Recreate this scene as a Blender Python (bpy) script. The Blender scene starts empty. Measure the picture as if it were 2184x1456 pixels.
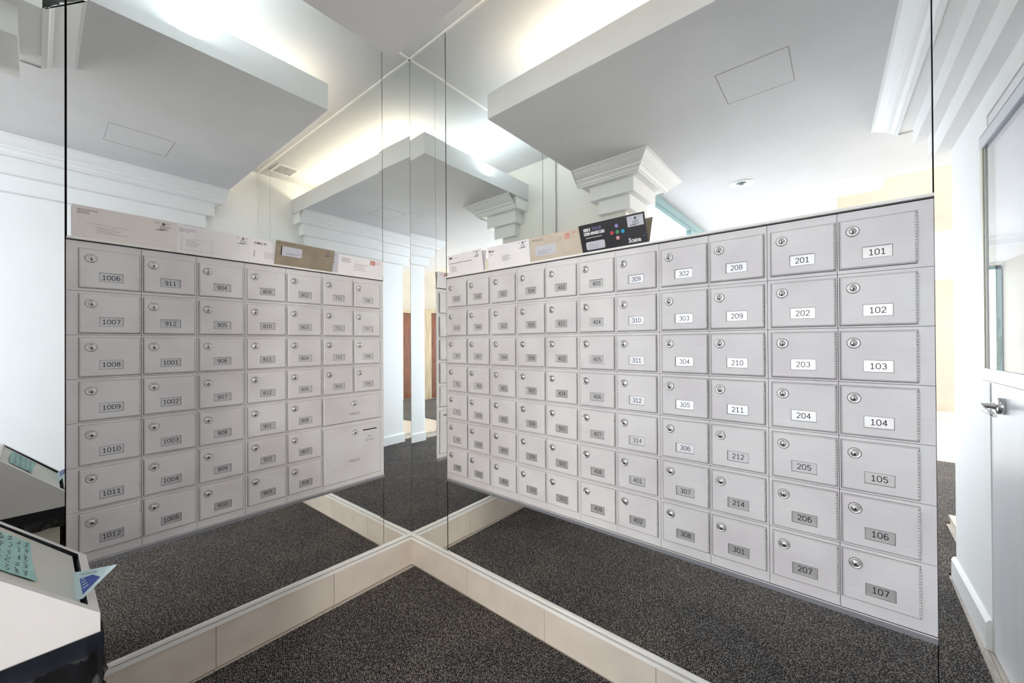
import bpy, bmesh, math, random
from mathutils import Vector, Matrix
random.seed(7)
S = bpy.context.scene
COL = S.collection

# ------------------------------------------------------------------ camera
CX, CY, CZ = 1.88189, -1.37574, 1.27
cam_d = bpy.data.cameras.new('camera'); cam = bpy.data.objects.new('camera', cam_d); COL.objects.link(cam)
FW = Vector((-0.633124, 0.774037, 0.0044547)); RT = Vector((0.774015, 0.633140, -0.0058707)); UP = RT.cross(FW) * 1.0
UP = Vector((0.0073645, 0.00026898, 0.99997))
cam.matrix_world = Matrix(((RT.x, UP.x, -FW.x, CX), (RT.y, UP.y, -FW.y, CY), (RT.z, UP.z, -FW.z, CZ), (0, 0, 0, 1)))
cam_d.sensor_width = 36.0; cam_d.lens = 36.0 * 831.2156 / 2184.0
cam_d.clip_start = 0.02; cam_d.clip_end = 60
S.camera = cam

# ------------------------------------------------------------------ world, exposure, lights
w = bpy.data.worlds.new('sky'); S.world = w; w.use_nodes = True
w.node_tree.nodes['Background'].inputs[0].default_value = (0.86, 0.93, 1.0, 1)
w.node_tree.nodes['Background'].inputs[1].default_value = 1.4
S.view_settings.view_transform = 'Standard'; S.view_settings.look = 'None'
S.view_settings.gamma = 1.0; S.view_settings.use_curve_mapping = False
S.view_settings.exposure = 1.25
S.cycles.use_denoising = True
S.cycles.max_bounces = 14; S.cycles.glossy_bounces = 10; S.cycles.diffuse_bounces = 6; S.cycles.transmission_bounces = 8
S.cycles.sample_clamp_indirect = 6.0
S.cycles.blur_glossy = 0.3

def area(name, loc, direction, sx, sy, power, col=(1, 1, 1)):
    d = bpy.data.lights.new(name, 'AREA'); d.shape = 'RECTANGLE'; d.size = sx; d.size_y = sy; d.energy = power; d.color = col
    o = bpy.data.objects.new(name, d); COL.objects.link(o); o.location = loc
    o.rotation_euler = Vector(direction).to_track_quat('-Z', 'Y').to_euler()
    return o
area('window_daylight', (0.50, -4.25, 1.32), (1, 0, 0.12), 4.3, 2.3, 27, (0.90, 0.915, 1.0))
area('far_fill', (1.65, -8.14, 1.25), (0, 1, 0.0), 2.0, 2.3, 18, (0.90, 0.95, 1.0))  # added fill for the right bank, through an invented entrance
area('east_fill', (5.44, -6.15, 1.35), (-1, 0.45, 0), 2.3, 2.2, 190, (1.0, 0.98, 0.95))  # added fill for the left bank and bin, source invented
area('lobby_high_fill', (3.4, -4.9, 4.15), (0, 0.15, -1), 3.6, 2.6, 80, (1.0, 0.95, 0.88))  # added overhead fill brightening the lobby, no fitting there
area('cove_tube_cool', (0.45, -0.95, 2.69), (-0.3, 0, 1), 0.06, 1.15, 2.1, (0.84, 0.97, 1.0))
area('cove_tube_warm', (1.40, -0.47, 2.69), (0, 0.3, 1), 1.7, 0.06, 2.5, (1.0, 0.88, 0.66))

# ------------------------------------------------------------------ materials
def pr(name, col, rough=0.5, metal=0.0, spec=0.5, coat=0.0):
    m = bpy.data.materials.new(name); m.use_nodes = True
    b = m.node_tree.nodes['Principled BSDF']
    b.inputs['Base Color'].default_value = (*col, 1); b.inputs['Roughness'].default_value = rough
    b.inputs['Metallic'].default_value = metal; b.inputs['Specular IOR Level'].default_value = spec
    b.inputs['Coat Weight'].default_value = coat
    return m
def nodes(m): return m.node_tree.nodes, m.node_tree.links, m.node_tree.nodes['Principled BSDF']
def noise_col(m, c1, c2, scale=(1, 1, 1), ns=5.0, detail=3.0, bump=0.0, lo=0.35, hi=0.65):
    N, L, b = nodes(m)
    g = N.new('ShaderNodeNewGeometry'); mp = N.new('ShaderNodeMapping'); mp.inputs['Scale'].default_value = scale
    n = N.new('ShaderNodeTexNoise'); n.inputs['Scale'].default_value = ns; n.inputs['Detail'].default_value = detail
    r = N.new('ShaderNodeValToRGB'); r.color_ramp.elements[0].position = lo; r.color_ramp.elements[1].position = hi
    r.color_ramp.elements[0].color = (*c1, 1); r.color_ramp.elements[1].color = (*c2, 1)
    L.new(g.outputs['Position'], mp.inputs['Vector']); L.new(mp.outputs['Vector'], n.inputs['Vector'])
    L.new(n.outputs['Fac'], r.inputs['Fac']); L.new(r.outputs['Color'], b.inputs['Base Color'])
    if bump:
        bp = N.new('ShaderNodeBump'); bp.inputs['Strength'].default_value = bump; bp.inputs['Distance'].default_value = 0.001
        L.new(n.outputs['Fac'], bp.inputs['Height']); L.new(bp.outputs['Normal'], b.inputs['Normal'])
    return m
M = {}
M['white'] = noise_col(pr('white_paint', (0.90, 0.895, 0.885), 0.55), (0.89, 0.885, 0.875), (0.91, 0.905, 0.895), ns=3, bump=0.15)
M['cream'] = noise_col(pr('cream_paint', (0.86, 0.83, 0.77), 0.55), (0.85, 0.82, 0.76), (0.88, 0.85, 0.79), ns=3, bump=0.15)
M['beige'] = noise_col(pr('beige_lobby_paint', (0.46, 0.42, 0.36), 0.6), (0.44, 0.405, 0.345), (0.48, 0.44, 0.375), ns=3)
M['ceil'] = noise_col(pr('ceiling_paint', (0.74, 0.73, 0.74), 0.75), (0.72, 0.712, 0.722), (0.75, 0.742, 0.752), ns=4, bump=0.1)
M['mirror'] = pr('mirror_glass', (0.93, 0.95, 0.94), 0.0, 1.0)
M['dark'] = pr('dark_gap', (0.03, 0.027, 0.025), 0.8)
M['alu'] = pr('satin_aluminium_trim', (0.80, 0.79, 0.77), 0.35, 0.6)
M['trimw'] = noise_col(pr('ivory_trim', (0.90, 0.88, 0.84), 0.3), (0.88, 0.86, 0.82), (0.92, 0.90, 0.87), ns=8)
M['tile'] = noise_col(pr('beige_base_tile', (0.72, 0.63, 0.54), 0.35), (0.68, 0.60, 0.52), (0.76, 0.68, 0.59), ns=6, detail=5)
M['grout'] = pr('tile_grout', (0.25, 0.21, 0.17), 0.9)
M['panel'] = noise_col(pr('brushed_aluminium_face', (0.84, 0.83, 0.825), 0.62, 0.2), (0.755, 0.735, 0.73), (0.795, 0.775, 0.77), scale=(5, 5, 420), ns=1.5, detail=3, bump=0.05, lo=0.3, hi=0.7)
def smudge(m):
    N, L, b = nodes(m)
    src = b.inputs['Base Color'].links[0].from_socket
    g = N.new('ShaderNodeNewGeometry'); n = N.new('ShaderNodeTexNoise'); n.inputs['Scale'].default_value = 5.5; n.inputs['Detail'].default_value = 3
    r = N.new('ShaderNodeValToRGB'); r.color_ramp.elements[0].position = 0.32; r.color_ramp.elements[1].position = 0.62
    r.color_ramp.elements[0].color = (0.84, 0.80, 0.83, 1); r.color_ramp.elements[1].color = (1, 1, 1, 1)
    mx = N.new('ShaderNodeMixRGB'); mx.blend_type = 'MULTIPLY'; mx.inputs[0].default_value = 0.6
    L.new(g.outputs['Position'], n.inputs['Vector']); L.new(n.outputs['Fac'], r.inputs['Fac'])
    L.new(src, mx.inputs[1]); L.new(r.outputs['Color'], mx.inputs[2]); L.new(mx.outputs['Color'], b.inputs['Base Color'])
smudge(M['panel'])
M['plate'] = pr('polished_number_plate', (0.66, 0.65, 0.65), 0.28, 0.5)
M['chrome'] = pr('chrome', (0.82, 0.82, 0.83), 0.16, 1.0)
M['lockm'] = pr('nickel_lock', (0.70, 0.69, 0.68), 0.26, 0.85)
M['hinge'] = pr('steel_and_recess_shade', (0.42, 0.40, 0.38), 0.4, 0.8)
M['knuckle'] = pr('bright_hinge_knuckle', (0.78, 0.77, 0.76), 0.45, 0.4)
M['seam'] = pr('shadow_seam', (0.045, 0.042, 0.04), 0.8)
M['steelblue'] = pr('blue_grey_bead', (0.20, 0.24, 0.30), 0.3, 0.4)
M['board'] = noise_col(pr('pale_backing_board', (0.8, 0.8, 0.86), 0.6), (0.80, 0.80, 0.86), (0.84, 0.84, 0.89), ns=2)
M['bulb'] = pr('dark_lamp_bulb', (0.10, 0.12, 0.10), 0.1, 0.6)
M['shadealu'] = pr('shaded_aluminium_channel', (0.34, 0.34, 0.37), 0.4, 0.5)  # aluminium darkened so its colour carries the shade under the bank
M['ink'] = pr('black_engraving', (0.015, 0.015, 0.017), 0.8, spec=0.05)
M['inkg'] = pr('grey_engraving', (0.13, 0.12, 0.12), 0.6)
M['teal'] = pr('teal_window_frame', (0.34, 0.48, 0.50), 0.4, 0.3)
M['wood'] = noise_col(pr('red_brown_wood', (0.14, 0.04, 0.015), 0.35), (0.10, 0.028, 0.010), (0.20, 0.06, 0.022), scale=(6, 6, 0.7), ns=3)
M['oak'] = noise_col(pr('pale_wood', (0.45, 0.36, 0.24), 0.5), (0.36, 0.28, 0.18), (0.52, 0.43, 0.30), scale=(12, 12, 0.7), ns=3)
M['doorpaint'] = noise_col(pr('door_paint', (0.78, 0.78, 0.80), 0.32), (0.76, 0.76, 0.785), (0.80, 0.80, 0.82), scale=(3, 3, 0.6), ns=3)
M['doorframe'] = pr('painted_steel_frame', (0.88, 0.88, 0.87), 0.4)
M['liteframe'] = pr('painted_lite_frame', (0.66, 0.69, 0.74), 0.3, 0.2)
M['bead'] = pr('champagne_glazing_bead', (0.52, 0.49, 0.40), 0.35, 0.6)
M['binw'] = noise_col(pr('off_white_plastic', (0.80, 0.785, 0.78), 0.4), (0.79, 0.775, 0.77), (0.82, 0.80, 0.795), ns=6)
M['binc'] = pr('cream_bin_body', (0.66, 0.63, 0.56), 0.5)
M['flap'] = noise_col(pr('ivory_flap', (0.70, 0.70, 0.64), 0.4), (0.66, 0.665, 0.60), (0.73, 0.73, 0.675), ns=7)
M['bag'] = pr('black_plastic_bag', (0.006, 0.006, 0.008), 0.13, spec=0.9)
M['band'] = pr('navy_black_liner_and_gap_shade', (0.008, 0.010, 0.018), 0.28)
M['note'] = noise_col(pr('teal_sticky_paper', (0.38, 0.62, 0.60), 0.8), (0.36, 0.60, 0.58), (0.42, 0.66, 0.64), ns=20)
M['flyer'] = pr('pale_blue_paper', (0.62, 0.80, 0.86), 0.6)
M['blue'] = pr('deep_blue_print', (0.055, 0.09, 0.40), 0.6)
M['paperw'] = noise_col(pr('white_paper', (0.90, 0.86, 0.885), 0.8), (0.885, 0.845, 0.87), (0.92, 0.88, 0.90), ns=9)
M['paperc'] = noise_col(pr('greyish_cream_paper', (0.86, 0.79, 0.76), 0.8), (0.84, 0.775, 0.745), (0.88, 0.81, 0.78), ns=9)
M['kraft'] = noise_col(pr('brown_kraft_paper', (0.33, 0.27, 0.20), 0.8), (0.30, 0.245, 0.18), (0.36, 0.295, 0.22), ns=14)
M['kraftl'] = noise_col(pr('light_manila_paper', (0.60, 0.52, 0.42), 0.8), (0.56, 0.485, 0.39), (0.63, 0.55, 0.45), ns=12)
M['black'] = pr('black_card', (0.018, 0.016, 0.020), 0.45)
M['window'] = pr('envelope_window', (0.62, 0.62, 0.68), 0.25)
M['print'] = pr('dark_print', (0.10, 0.09, 0.10), 0.8)
M['printl'] = pr('faint_print', (0.34, 0.31, 0.33), 0.8)
M['redprint'] = pr('red_print', (0.62, 0.25, 0.20), 0.8)
M['pinkprint'] = pr('pink_patch', (0.72, 0.52, 0.52), 0.8)
M['whitep'] = pr('white_print', (0.85, 0.85, 0.85), 0.7)
M['violet'] = pr('violet_print', (0.32, 0.25, 0.58), 0.7)
M['dred'] = pr('red_dot', (0.60, 0.06, 0.08), 0.6); M['dgreen'] = pr('green_dot', (0.07, 0.36, 0.15), 0.6)
M['dblue'] = pr('blue_dot', (0.02, 0.36, 0.60), 0.6); M['dpink'] = pr('pink_dot', (0.72, 0.34, 0.38), 0.6)

def floor_mat():
    m = pr('marble_floor_tile', (0.78, 0.72, 0.64), 0.3); N, L, b = nodes(m)
    g = N.new('ShaderNodeNewGeometry')
    br = N.new('ShaderNodeTexBrick'); br.offset = 0.0; br.inputs['Scale'].default_value = 1.0
    br.inputs['Brick Width'].default_value = 0.468; br.inputs['Row Height'].default_value = 0.468; br.inputs['Mortar Size'].default_value = 0.0016
    br.inputs['Color1'].default_value = (0.58, 0.53, 0.47, 1); br.inputs['Color2'].default_value = (0.61, 0.555, 0.495, 1); br.inputs['Mortar'].default_value = (0.30, 0.25, 0.2, 1)
    n = N.new('ShaderNodeTexNoise'); n.inputs['Scale'].default_value = 1.6; n.inputs['Detail'].default_value = 6; n.inputs['Distortion'].default_value = 2.2
    r = N.new('ShaderNodeValToRGB'); e = r.color_ramp.elements; e[0].position = 0.485; e[0].color = (1, 1, 1, 1); e[1].position = 0.515; e[1].color = (1, 1, 1, 1)
    k = r.color_ramp.elements.new(0.5); k.color = (0.80, 0.75, 0.70, 1)
    mx = N.new('ShaderNodeMixRGB'); mx.blend_type = 'MULTIPLY'; mx.inputs[0].default_value = 1
    L.new(g.outputs['Position'], br.inputs['Vector']); L.new(g.outputs['Position'], n.inputs['Vector']); L.new(n.outputs['Fac'], r.inputs['Fac'])
    L.new(br.outputs['Color'], mx.inputs[1]); L.new(r.outputs['Color'], mx.inputs[2]); L.new(mx.outputs['Color'], b.inputs['Base Color'])
    return m
M['floor'] = floor_mat()

def carpet_mat():
    m = pr('charcoal_loop_carpet', (0.05, 0.05, 0.05), 0.95, spec=0.1); N, L, b = nodes(m)
    g = N.new('ShaderNodeNewGeometry'); mp = N.new('ShaderNodeMapping'); mp.inputs['Rotation'].default_value = (0, 0, math.radians(22))
    s = 1.0 / 0.0068; mp.inputs['Scale'].default_value = (s, s, s)
    L.new(g.outputs['Position'], mp.inputs['Vector'])
    v = N.new('ShaderNodeTexVoronoi'); v.voronoi_dimensions = '2D'; v.inputs['Scale'].default_value = 1.0; v.inputs['Randomness'].default_value = 0.5
    L.new(mp.outputs['Vector'], v.inputs['Vector'])
    r = N.new('ShaderNodeValToRGB'); e = r.color_ramp.elements
    e[0].position = 0.12; e[0].color = (0.25, 0.242, 0.235, 1); e[1].position = 0.52; e[1].color = (0.010, 0.010, 0.010, 1)
    L.new(v.outputs['Distance'], r.inputs['Fac'])
    sp = N.new('ShaderNodeSeparateXYZ'); L.new(v.outputs['Color'], sp.inputs[0])
    r2 = N.new('ShaderNodeValToRGB'); e = r2.color_ramp.elements; e[0].position = 0.0; e[0].color = (0.55, 0.51, 0.49, 1); e[1].position = 1.0; e[1].color = (1.9, 1.9, 1.85, 1)
    k = e.new(0.35); k.color = (0.80, 0.80, 0.86, 1); k = e.new(0.6); k.color = (1.15, 1.0, 0.9, 1)
    L.new(sp.outputs[0], r2.inputs['Fac'])
    n = N.new('ShaderNodeTexNoise'); n.inputs['Scale'].default_value = 2.2; n.inputs['Detail'].default_value = 5
    L.new(g.outputs['Position'], n.inputs['Vector'])
    r3 = N.new('ShaderNodeValToRGB'); e = r3.color_ramp.elements; e[0].position = 0.3; e[0].color = (0.75, 0.78, 0.86, 1); e[1].position = 0.7; e[1].color = (1.12, 1.08, 1.04, 1)
    L.new(n.outputs['Fac'], r3.inputs['Fac'])
    a = N.new('ShaderNodeMixRGB'); a.blend_type = 'MULTIPLY'; a.inputs[0].default_value = 1
    c = N.new('ShaderNodeMixRGB'); c.blend_type = 'MULTIPLY'; c.inputs[0].default_value = 1
    L.new(r.outputs['Color'], a.inputs[1]); L.new(r2.outputs['Color'], a.inputs[2]); L.new(a.outputs['Color'], c.inputs[1]); L.new(r3.outputs['Color'], c.inputs[2])
    L.new(c.outputs['Color'], b.inputs['Base Color'])
    bp = N.new('ShaderNodeBump'); bp.invert = True; bp.inputs['Strength'].default_value = 0.9; bp.inputs['Distance'].default_value = 0.002
    L.new(v.outputs['Distance'], bp.inputs['Height']); L.new(bp.outputs['Normal'], b.inputs['Normal'])
    return m
M['carpet'] = carpet_mat()

# ------------------------------------------------------------------ mesh helpers
class MB:
    """collects faces with material slots, becomes one mesh object"""
    def __init__(s): s.bm = bmesh.new(); s.mats = []
    def mi(s, m):
        m = M[m] if isinstance(m, str) else m
        if m not in s.mats: s.mats.append(m)
        return s.mats.index(m)
    def face(s, pts, m, smooth=False):
        vs = [s.bm.verts.new(p) for p in pts]
        try: f = s.bm.faces.new(vs)
        except ValueError: return None
        f.material_index = s.mi(m); f.smooth = smooth; return f
    def box(s, a, b, m):
        x0, y0, z0 = [min(a[i], b[i]) for i in range(3)]; x1, y1, z1 = [max(a[i], b[i]) for i in range(3)]
        v = [s.bm.verts.new(p) for p in ((x0, y0, z0), (x1, y0, z0), (x1, y1, z0), (x0, y1, z0), (x0, y0, z1), (x1, y0, z1), (x1, y1, z1), (x0, y1, z1))]
        k = s.mi(m)
        for q in ((0, 3, 2, 1), (4, 5, 6, 7), (0, 1, 5, 4), (1, 2, 6, 5), (2, 3, 7, 6), (3, 0, 4, 7)):
            f = s.bm.faces.new([v[i] for i in q]); f.material_index = k
    def prism(s, poly, a, b, axis, m, smooth=False):
        """poly of 2D pts extruded along axis from a to b; 2D maps to the other two axes in order"""
        def P(p, t):
            r = list(p); r.insert('xyz'.index(axis), t); return r
        k = s.mi(m); n = len(poly)
        va = [s.bm.verts.new(P(p, a)) for p in poly]; vb = [s.bm.verts.new(P(p, b)) for p in poly]
        fs = [s.bm.faces.new(va), s.bm.faces.new(vb[::-1])]
        for i in range(n):
            f = s.bm.faces.new((va[i], vb[i], vb[(i + 1) % n], va[(i + 1) % n])); f.smooth = smooth; fs.append(f)
        for f in fs: f.material_index = k
    def lathe(s, prof, m, c=(0, 0, 0), n=24, axis='y', smooth=True, cap=True):
        """prof: (radius, height) pairs; height runs along axis"""
        rings = []
        for r, h in prof:
            ring = []
            for i in range(n):
                t = 2 * math.pi * i / n; u, v = r * math.cos(t), r * math.sin(t)
                p = {'y': (u, h, v), 'z': (u, v, h), 'x': (h, u, v)}[axis]
                ring.append(s.bm.verts.new((p[0] + c[0], p[1] + c[1], p[2] + c[2])))
            rings.append(ring)
        k = s.mi(m)
        for a, b in zip(rings, rings[1:]):
            for i in range(n):
                f = s.bm.faces.new((a[i], a[(i + 1) % n], b[(i + 1) % n], b[i])); f.material_index = k; f.smooth = smooth
        for ring in ((rings[0], rings[-1]) if cap else ()):
            f = s.bm.faces.new(ring); f.material_index = k
    def ribbon(s, pts, w, m, plane):
        """flat stroke; plane maps (u,v)->xyz"""
        k = s.mi(m)
        for a, b in zip(pts, pts[1:]):
            dx, dy = b[0] - a[0], b[1] - a[1]; l = math.hypot(dx, dy)
            if l < 1e-9: continue
            nx, ny = -dy / l * w / 2, dx / l * w / 2; ex, ey = dx / l * w * 0.3, dy / l * w * 0.3
            q = [(a[0] + nx - ex, a[1] + ny - ey), (a[0] - nx - ex, a[1] - ny - ey), (b[0] - nx + ex, b[1] - ny + ey), (b[0] + nx + ex, b[1] + ny + ey)]
            f = s.bm.faces.new([s.bm.verts.new(plane(*p)) for p in q]); f.material_index = k
    def disc(s, c, r, m, plane, n=20, r2=None, h=None):
        k = s.mi(m)
        f = s.bm.faces.new([s.bm.verts.new(plane(c[0] + r * math.cos(2 * math.pi * i / n), c[1] + (r2 or r) * math.sin(2 * math.pi * i / n))) for i in range(n)])
        f.material_index = k
    def text(s, t, size, m, plane, x=0, y=0, align='LEFT', sx=1.0, bold=0.0, shear=0.0):
        c = bpy.data.curves.new('t', 'FONT'); c.body = t; c.size = size; c.align_x = align; c.offset = bold; c.resolution_u = 2; c.shear = shear
        o = bpy.data.objects.new('t', c); COL.objects.link(o)
        dg = bpy.context.evaluated_depsgraph_get(); me = o.evaluated_get(dg).to_mesh()
        k = s.mi(m); vs = [s.bm.verts.new(plane(x + v.co.x * sx, y + v.co.y)) for v in me.vertices]
        for p in me.polygons:
            try: f = s.bm.faces.new([vs[i] for i in p.vertices]); f.material_index = k
            except ValueError: pass
        o.evaluated_get(dg).to_mesh_clear(); bpy.data.objects.remove(o); bpy.data.curves.remove(c)
    def mesh(s, name, recalc=True, bevel=0.0):
        if bevel:
            bmesh.ops.bevel(s.bm, geom=s.bm.edges[:], offset=bevel, segments=2, affect='EDGES', profile=0.5)
        if recalc: bmesh.ops.recalc_face_normals(s.bm, faces=s.bm.faces[:])
        me = bpy.data.meshes.new(name); s.bm.to_mesh(me); s.bm.free()
        for m in s.mats: me.materials.append(m)
        return me
    def build(s, name, parent=None, loc=(0, 0, 0), rz=0.0, **kw):
        o = bpy.data.objects.new(name, s.mesh(name, **kw)); COL.objects.link(o); o.location = loc; o.rotation_euler = (0, 0, rz)
        o.parent = parent
        return o
def tag(o, label, cat, group=None, kind=None):
    if label: o['label'] = label
    if cat: o['category'] = cat
    if group: o['group'] = group
    if kind: o['kind'] = kind
    return o
def struct(o, label=None):
    o['kind'] = 'structure'
    if label: o['label'] = label
    return o
def empty(name, loc=(0, 0, 0), rz=0.0, label=None, cat=None, group=None):
    o = bpy.data.objects.new(name, None); COL.objects.link(o); o.location = loc; o.rotation_euler = (0, 0, rz); o.empty_display_size = 0.05
    return tag(o, label, cat, group)
def put(name, me, parent, loc=(0, 0, 0), label=None):
    o = bpy.data.objects.new(name, me); COL.objects.link(o); o.location = loc; o.parent = parent
    if label: o['label'] = label
    return o

# wall frames: local x = to the right as seen, local -y = out of the wall, z up
E_R = -0.00887
RZ_L, RZ_R = math.pi / 2, E_R
ZT, ZB = 2.922, 0.181       # mirror top / bottom
ZS, ZF = 2.597, 2.746       # dropped ceiling underside / fascia top
SA, SB = 0.3135, 0.3257     # slab corner
PT, PB = 1.610, 0.566       # mailbox bank top / bottom
# left bank spans local x -1.315..-0.181, right bank 0.3167..2.0748

# ================================================================== STRUCTURE
b = MB(); b.box((-0.2, -9.0, -0.08), (6.5, 0.2, 0.0), 'floor'); struct(b.build('floor'))
b = MB(); b.box((-0.2, -1.75, ZT + 0.002), (2.6, 0.2, ZT + 0.1), 'ceil'); struct(b.build('ceiling.upper'))
# dropped ceiling with cove lip
b = MB()
b.box((SA, -3.35, ZS), (2.18, -SB, ZS + 0.03), 'ceil')
b.box((2.18, -3.05, ZS), (2.56, -1.70, ZS + 0.03), 'ceil'); b.box((2.18, -1.70, ZS), (2.372, -SB, ZS + 0.03), 'ceil')
b.box((2.56, -3.10, ZS), (5.5, -1.80, ZS + 0.03), 'ceil')
b.box((0.45, -6.5, ZS), (1.876, -3.35, ZS + 0.03), 'ceil')
b.box((0.45, -3.35, ZS + 0.0001), (SA + 0.3, -1.62, ZS + 0.03), 'ceil')
b.box((SA, -1.62, ZS + 0.03), (SA + 0.018, -SB, ZF), 'ceil')
b.box((SA + 0.018, -SB - 0.018, ZS + 0.03), (2.372, -SB, ZF), 'ceil')
# thin reveal around the access panel
for (x0, y0), (x1, y1), t in (((1.43, -0.797), (1.73, -0.797), 0.0011), ((1.73, -0.797), (1.73, -1.10), 0.0010), ((1.43, -0.797), (1.43, -1.10), 0.0011), ((1.43, -1.10), (1.73, -1.10), 0.0005)):
    b.box((min(x0, x1) - t, min(y0, y1) - t, ZS - 0.0006), (max(x0, x1) + t, max(y0, y1) + t, ZS + 0.001), 'inkg')
struct(b.build('ceiling'))
# backing walls behind mirrors and banks
b = MB(); b.box((-0.16, -1.524, 0), (-0.030, 0.2, ZT), 'dark'); struct(b.build('wall_left'))
b = MB(); b.box((-0.1, 0.030, 0), (2.5, 0.16, ZT), 'dark'); struct(b.build('wall_back', rz=E_R))
# the side wall is not quite square to the mirrors
TURN = Matrix.Translation((2.335, -1.745, 0)) @ Matrix.Rotation(-0.0255, 4, 'Z') @ Matrix.Translation((-2.335, 1.745, 0))
def turn(o): o.matrix_basis = TURN @ o.matrix_basis; return o
# side wall W with door
b = MB()
WX, WE = 2.335, -1.745
b.box((WX, WE, 0), (2.48, -1.140, 2.93), 'white'); b.box((WX, -0.202, 0), (2.48, -0.016, 2.93), 'white'); b.box((WX, -1.140, 2.235), (2.48, -0.202, 2.93), 'white')
struct(turn(b.build('wall_right')))
# pier at the end of the left wall
b = MB(); b.box((-0.16, -1.75, 0), (0.635, -1.525, 2.93), 'cream')
struct(b.build('wall_pier'))
# lobby shell
b = MB(); b.box((0.45, -8.40, 0), (0.60, -8.19, 4.4), 'cream'); b.box((2.72, -8.40, 0), (6.2, -8.19, 4.4), 'beige'); b.box((0.60, -8.40, 2.45), (2.72, -8.19, 4.4), 'beige'); struct(b.build('wall_far'))
b = MB(); b.box((5.5, -8.19, 0), (5.7, -1.8, 4.4), 'beige'); struct(b.build('wall_lobby'))
b = MB(); b.box((2.48, -1.86, 0), (5.7, -1.76, 4.4), 'white'); struct(b.build('wall_behind_door'))
b = MB(); b.box((0.0, -8.19, 4.2), (5.7, -1.8, 4.4), 'ceil'); struct(b.build('ceiling.lobby'))
b = MB()   # left lobby wall pierced by the window
b.box((0.45, -8.19, 0), (0.587, -6.5, 4.4), 'beige'); b.box((0.45, -6.5, 2.6), (0.587, -1.8, 4.4), 'beige'); b.box((0.45, -6.5, 0), (0.587, -1.75, 0.10), 'white')
struct(b.build('wall_window'))
b = MB()   # far soffit with crown
b.box((0.587, -8.19, 2.48), (5.5, -6.5, 2.74), 'ceil'); b.box((0.587, -6.62, 2.74), (5.5, -6.50, 4.2), 'beige'); b.prism([(-6.5, 2.48), (-6.47, 2.50), (-6.46, 2.56), (-6.42, 2.60), (-6.40, 2.66), (-6.38, 2.68), (-6.38, 2.73), (-6.5, 2.73)], 0.587, 5.5, 'x', 'white')
b.prism([(-8.19, 2.28), (-8.17, 2.28), (-8.165, 2.36), (-8.12, 2.40), (-8.10, 2.48), (-8.19, 2.48)], 0.587, 5.5, 'x', 'white')
struct(b.build('trim_4'))
b = MB(); b.box((2.72, -8.19, 0), (5.5, -8.17, 0.10), 'tile'); struct(b.build('baseboard_far'))
b = MB(); b.box((WX - 0.016, WE - 0.016, 0), (WX, -1.146, 0.108), 'doorframe'); b.prism([(WX - 0.016, 0.108), (WX, 0.108), (WX, 0.124), (WX - 0.008, 0.122)], WE - 0.016, -1.146, 'y', 'doorframe')
b.box((WX, WE - 0.016, 0), (2.48, WE, 0.12), 'doorframe'); struct(turn(b.build('baseboard_side')))
b = MB(); b.box((2.43, -2.66, 0), (3.0, -1.87, 0.055), 'tile'); b.box((2.425, -2.665, 0.055), (3.0, -1.87, 0.07), 'floor'); struct(b.build('trim_5'))

# stepped cornice (side wall) and capital (pier)
OFF = [(0.165, 2.497, ZS), (0.108, 2.390, 2.4969), (0.058, 2.285, 2.3899)]
CR2 = [(0.275, ZS), (0.275, ZS - 0.008), (0.264, ZS - 0.011), (0.256, ZS - 0.018), (0.236, ZS - 0.036), (0.214, ZS - 0.052), (0.206, ZS - 0.056), (0.206, ZS - 0.068), (0.196, ZS - 0.072), (0.186, ZS - 0.084), (0.182, ZS - 0.094), (0.172, ZS - 0.097), (0.172, ZS - 0.105), (0.165, ZS - 0.107)]
def sweep(b, path, prof, m):
    """path: list of (point, offset direction) per profile offset; open sweep of prof (off, z)"""
    k = b.mi(m); rows = []
    for (px, py), (dx, dy) in path:
        rows.append([b.bm.verts.new((px + dx * o, py + dy * o, z)) for o, z in prof])
    for r0, r1 in zip(rows, rows[1:]):
        for i in range(len(prof) - 1):
            f = b.bm.faces.new((r0[i], r0[i + 1], r1[i + 1], r1[i])); f.material_index = k
    for r in (rows[0], rows[-1]):
        try: f = b.bm.faces.new(r); f.material_index = k
        except ValueError: pass
b = MB()
YE = WE
for o, z0, z1 in OFF:
    # front end steps back from the slab edge, rear end wraps round the wall end
    b.box((WX - o, YE - o, z0), (WX + 0.14, -0.338 - (0.165 - o) * 0.95, z1), 'white')
sweep(b, [((WX, -SB - 0.004), (-1, 0)), ((WX, YE), (-1, -1)), ((WX + 0.14, YE), (0, -1))], CR2, 'white')
struct(turn(b.build('trim_1')))
b = MB()
PX, PY = 0.635, -1.525
for o, z0, z1 in OFF:
    b.box((0.33 + (0.165 - o) * 0.95, -1.75 - o, z0), (PX + o, PY + o, z1), 'white')
sweep(b, [((SA + 0.003, PY), (0, 1)), ((PX, PY), (1, 1)), ((PX, -1.75), (1, -1)), ((SA + 0.003, -1.75), (0, -1))], CR2, 'white')
struct(b.build('trim_2'))

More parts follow.
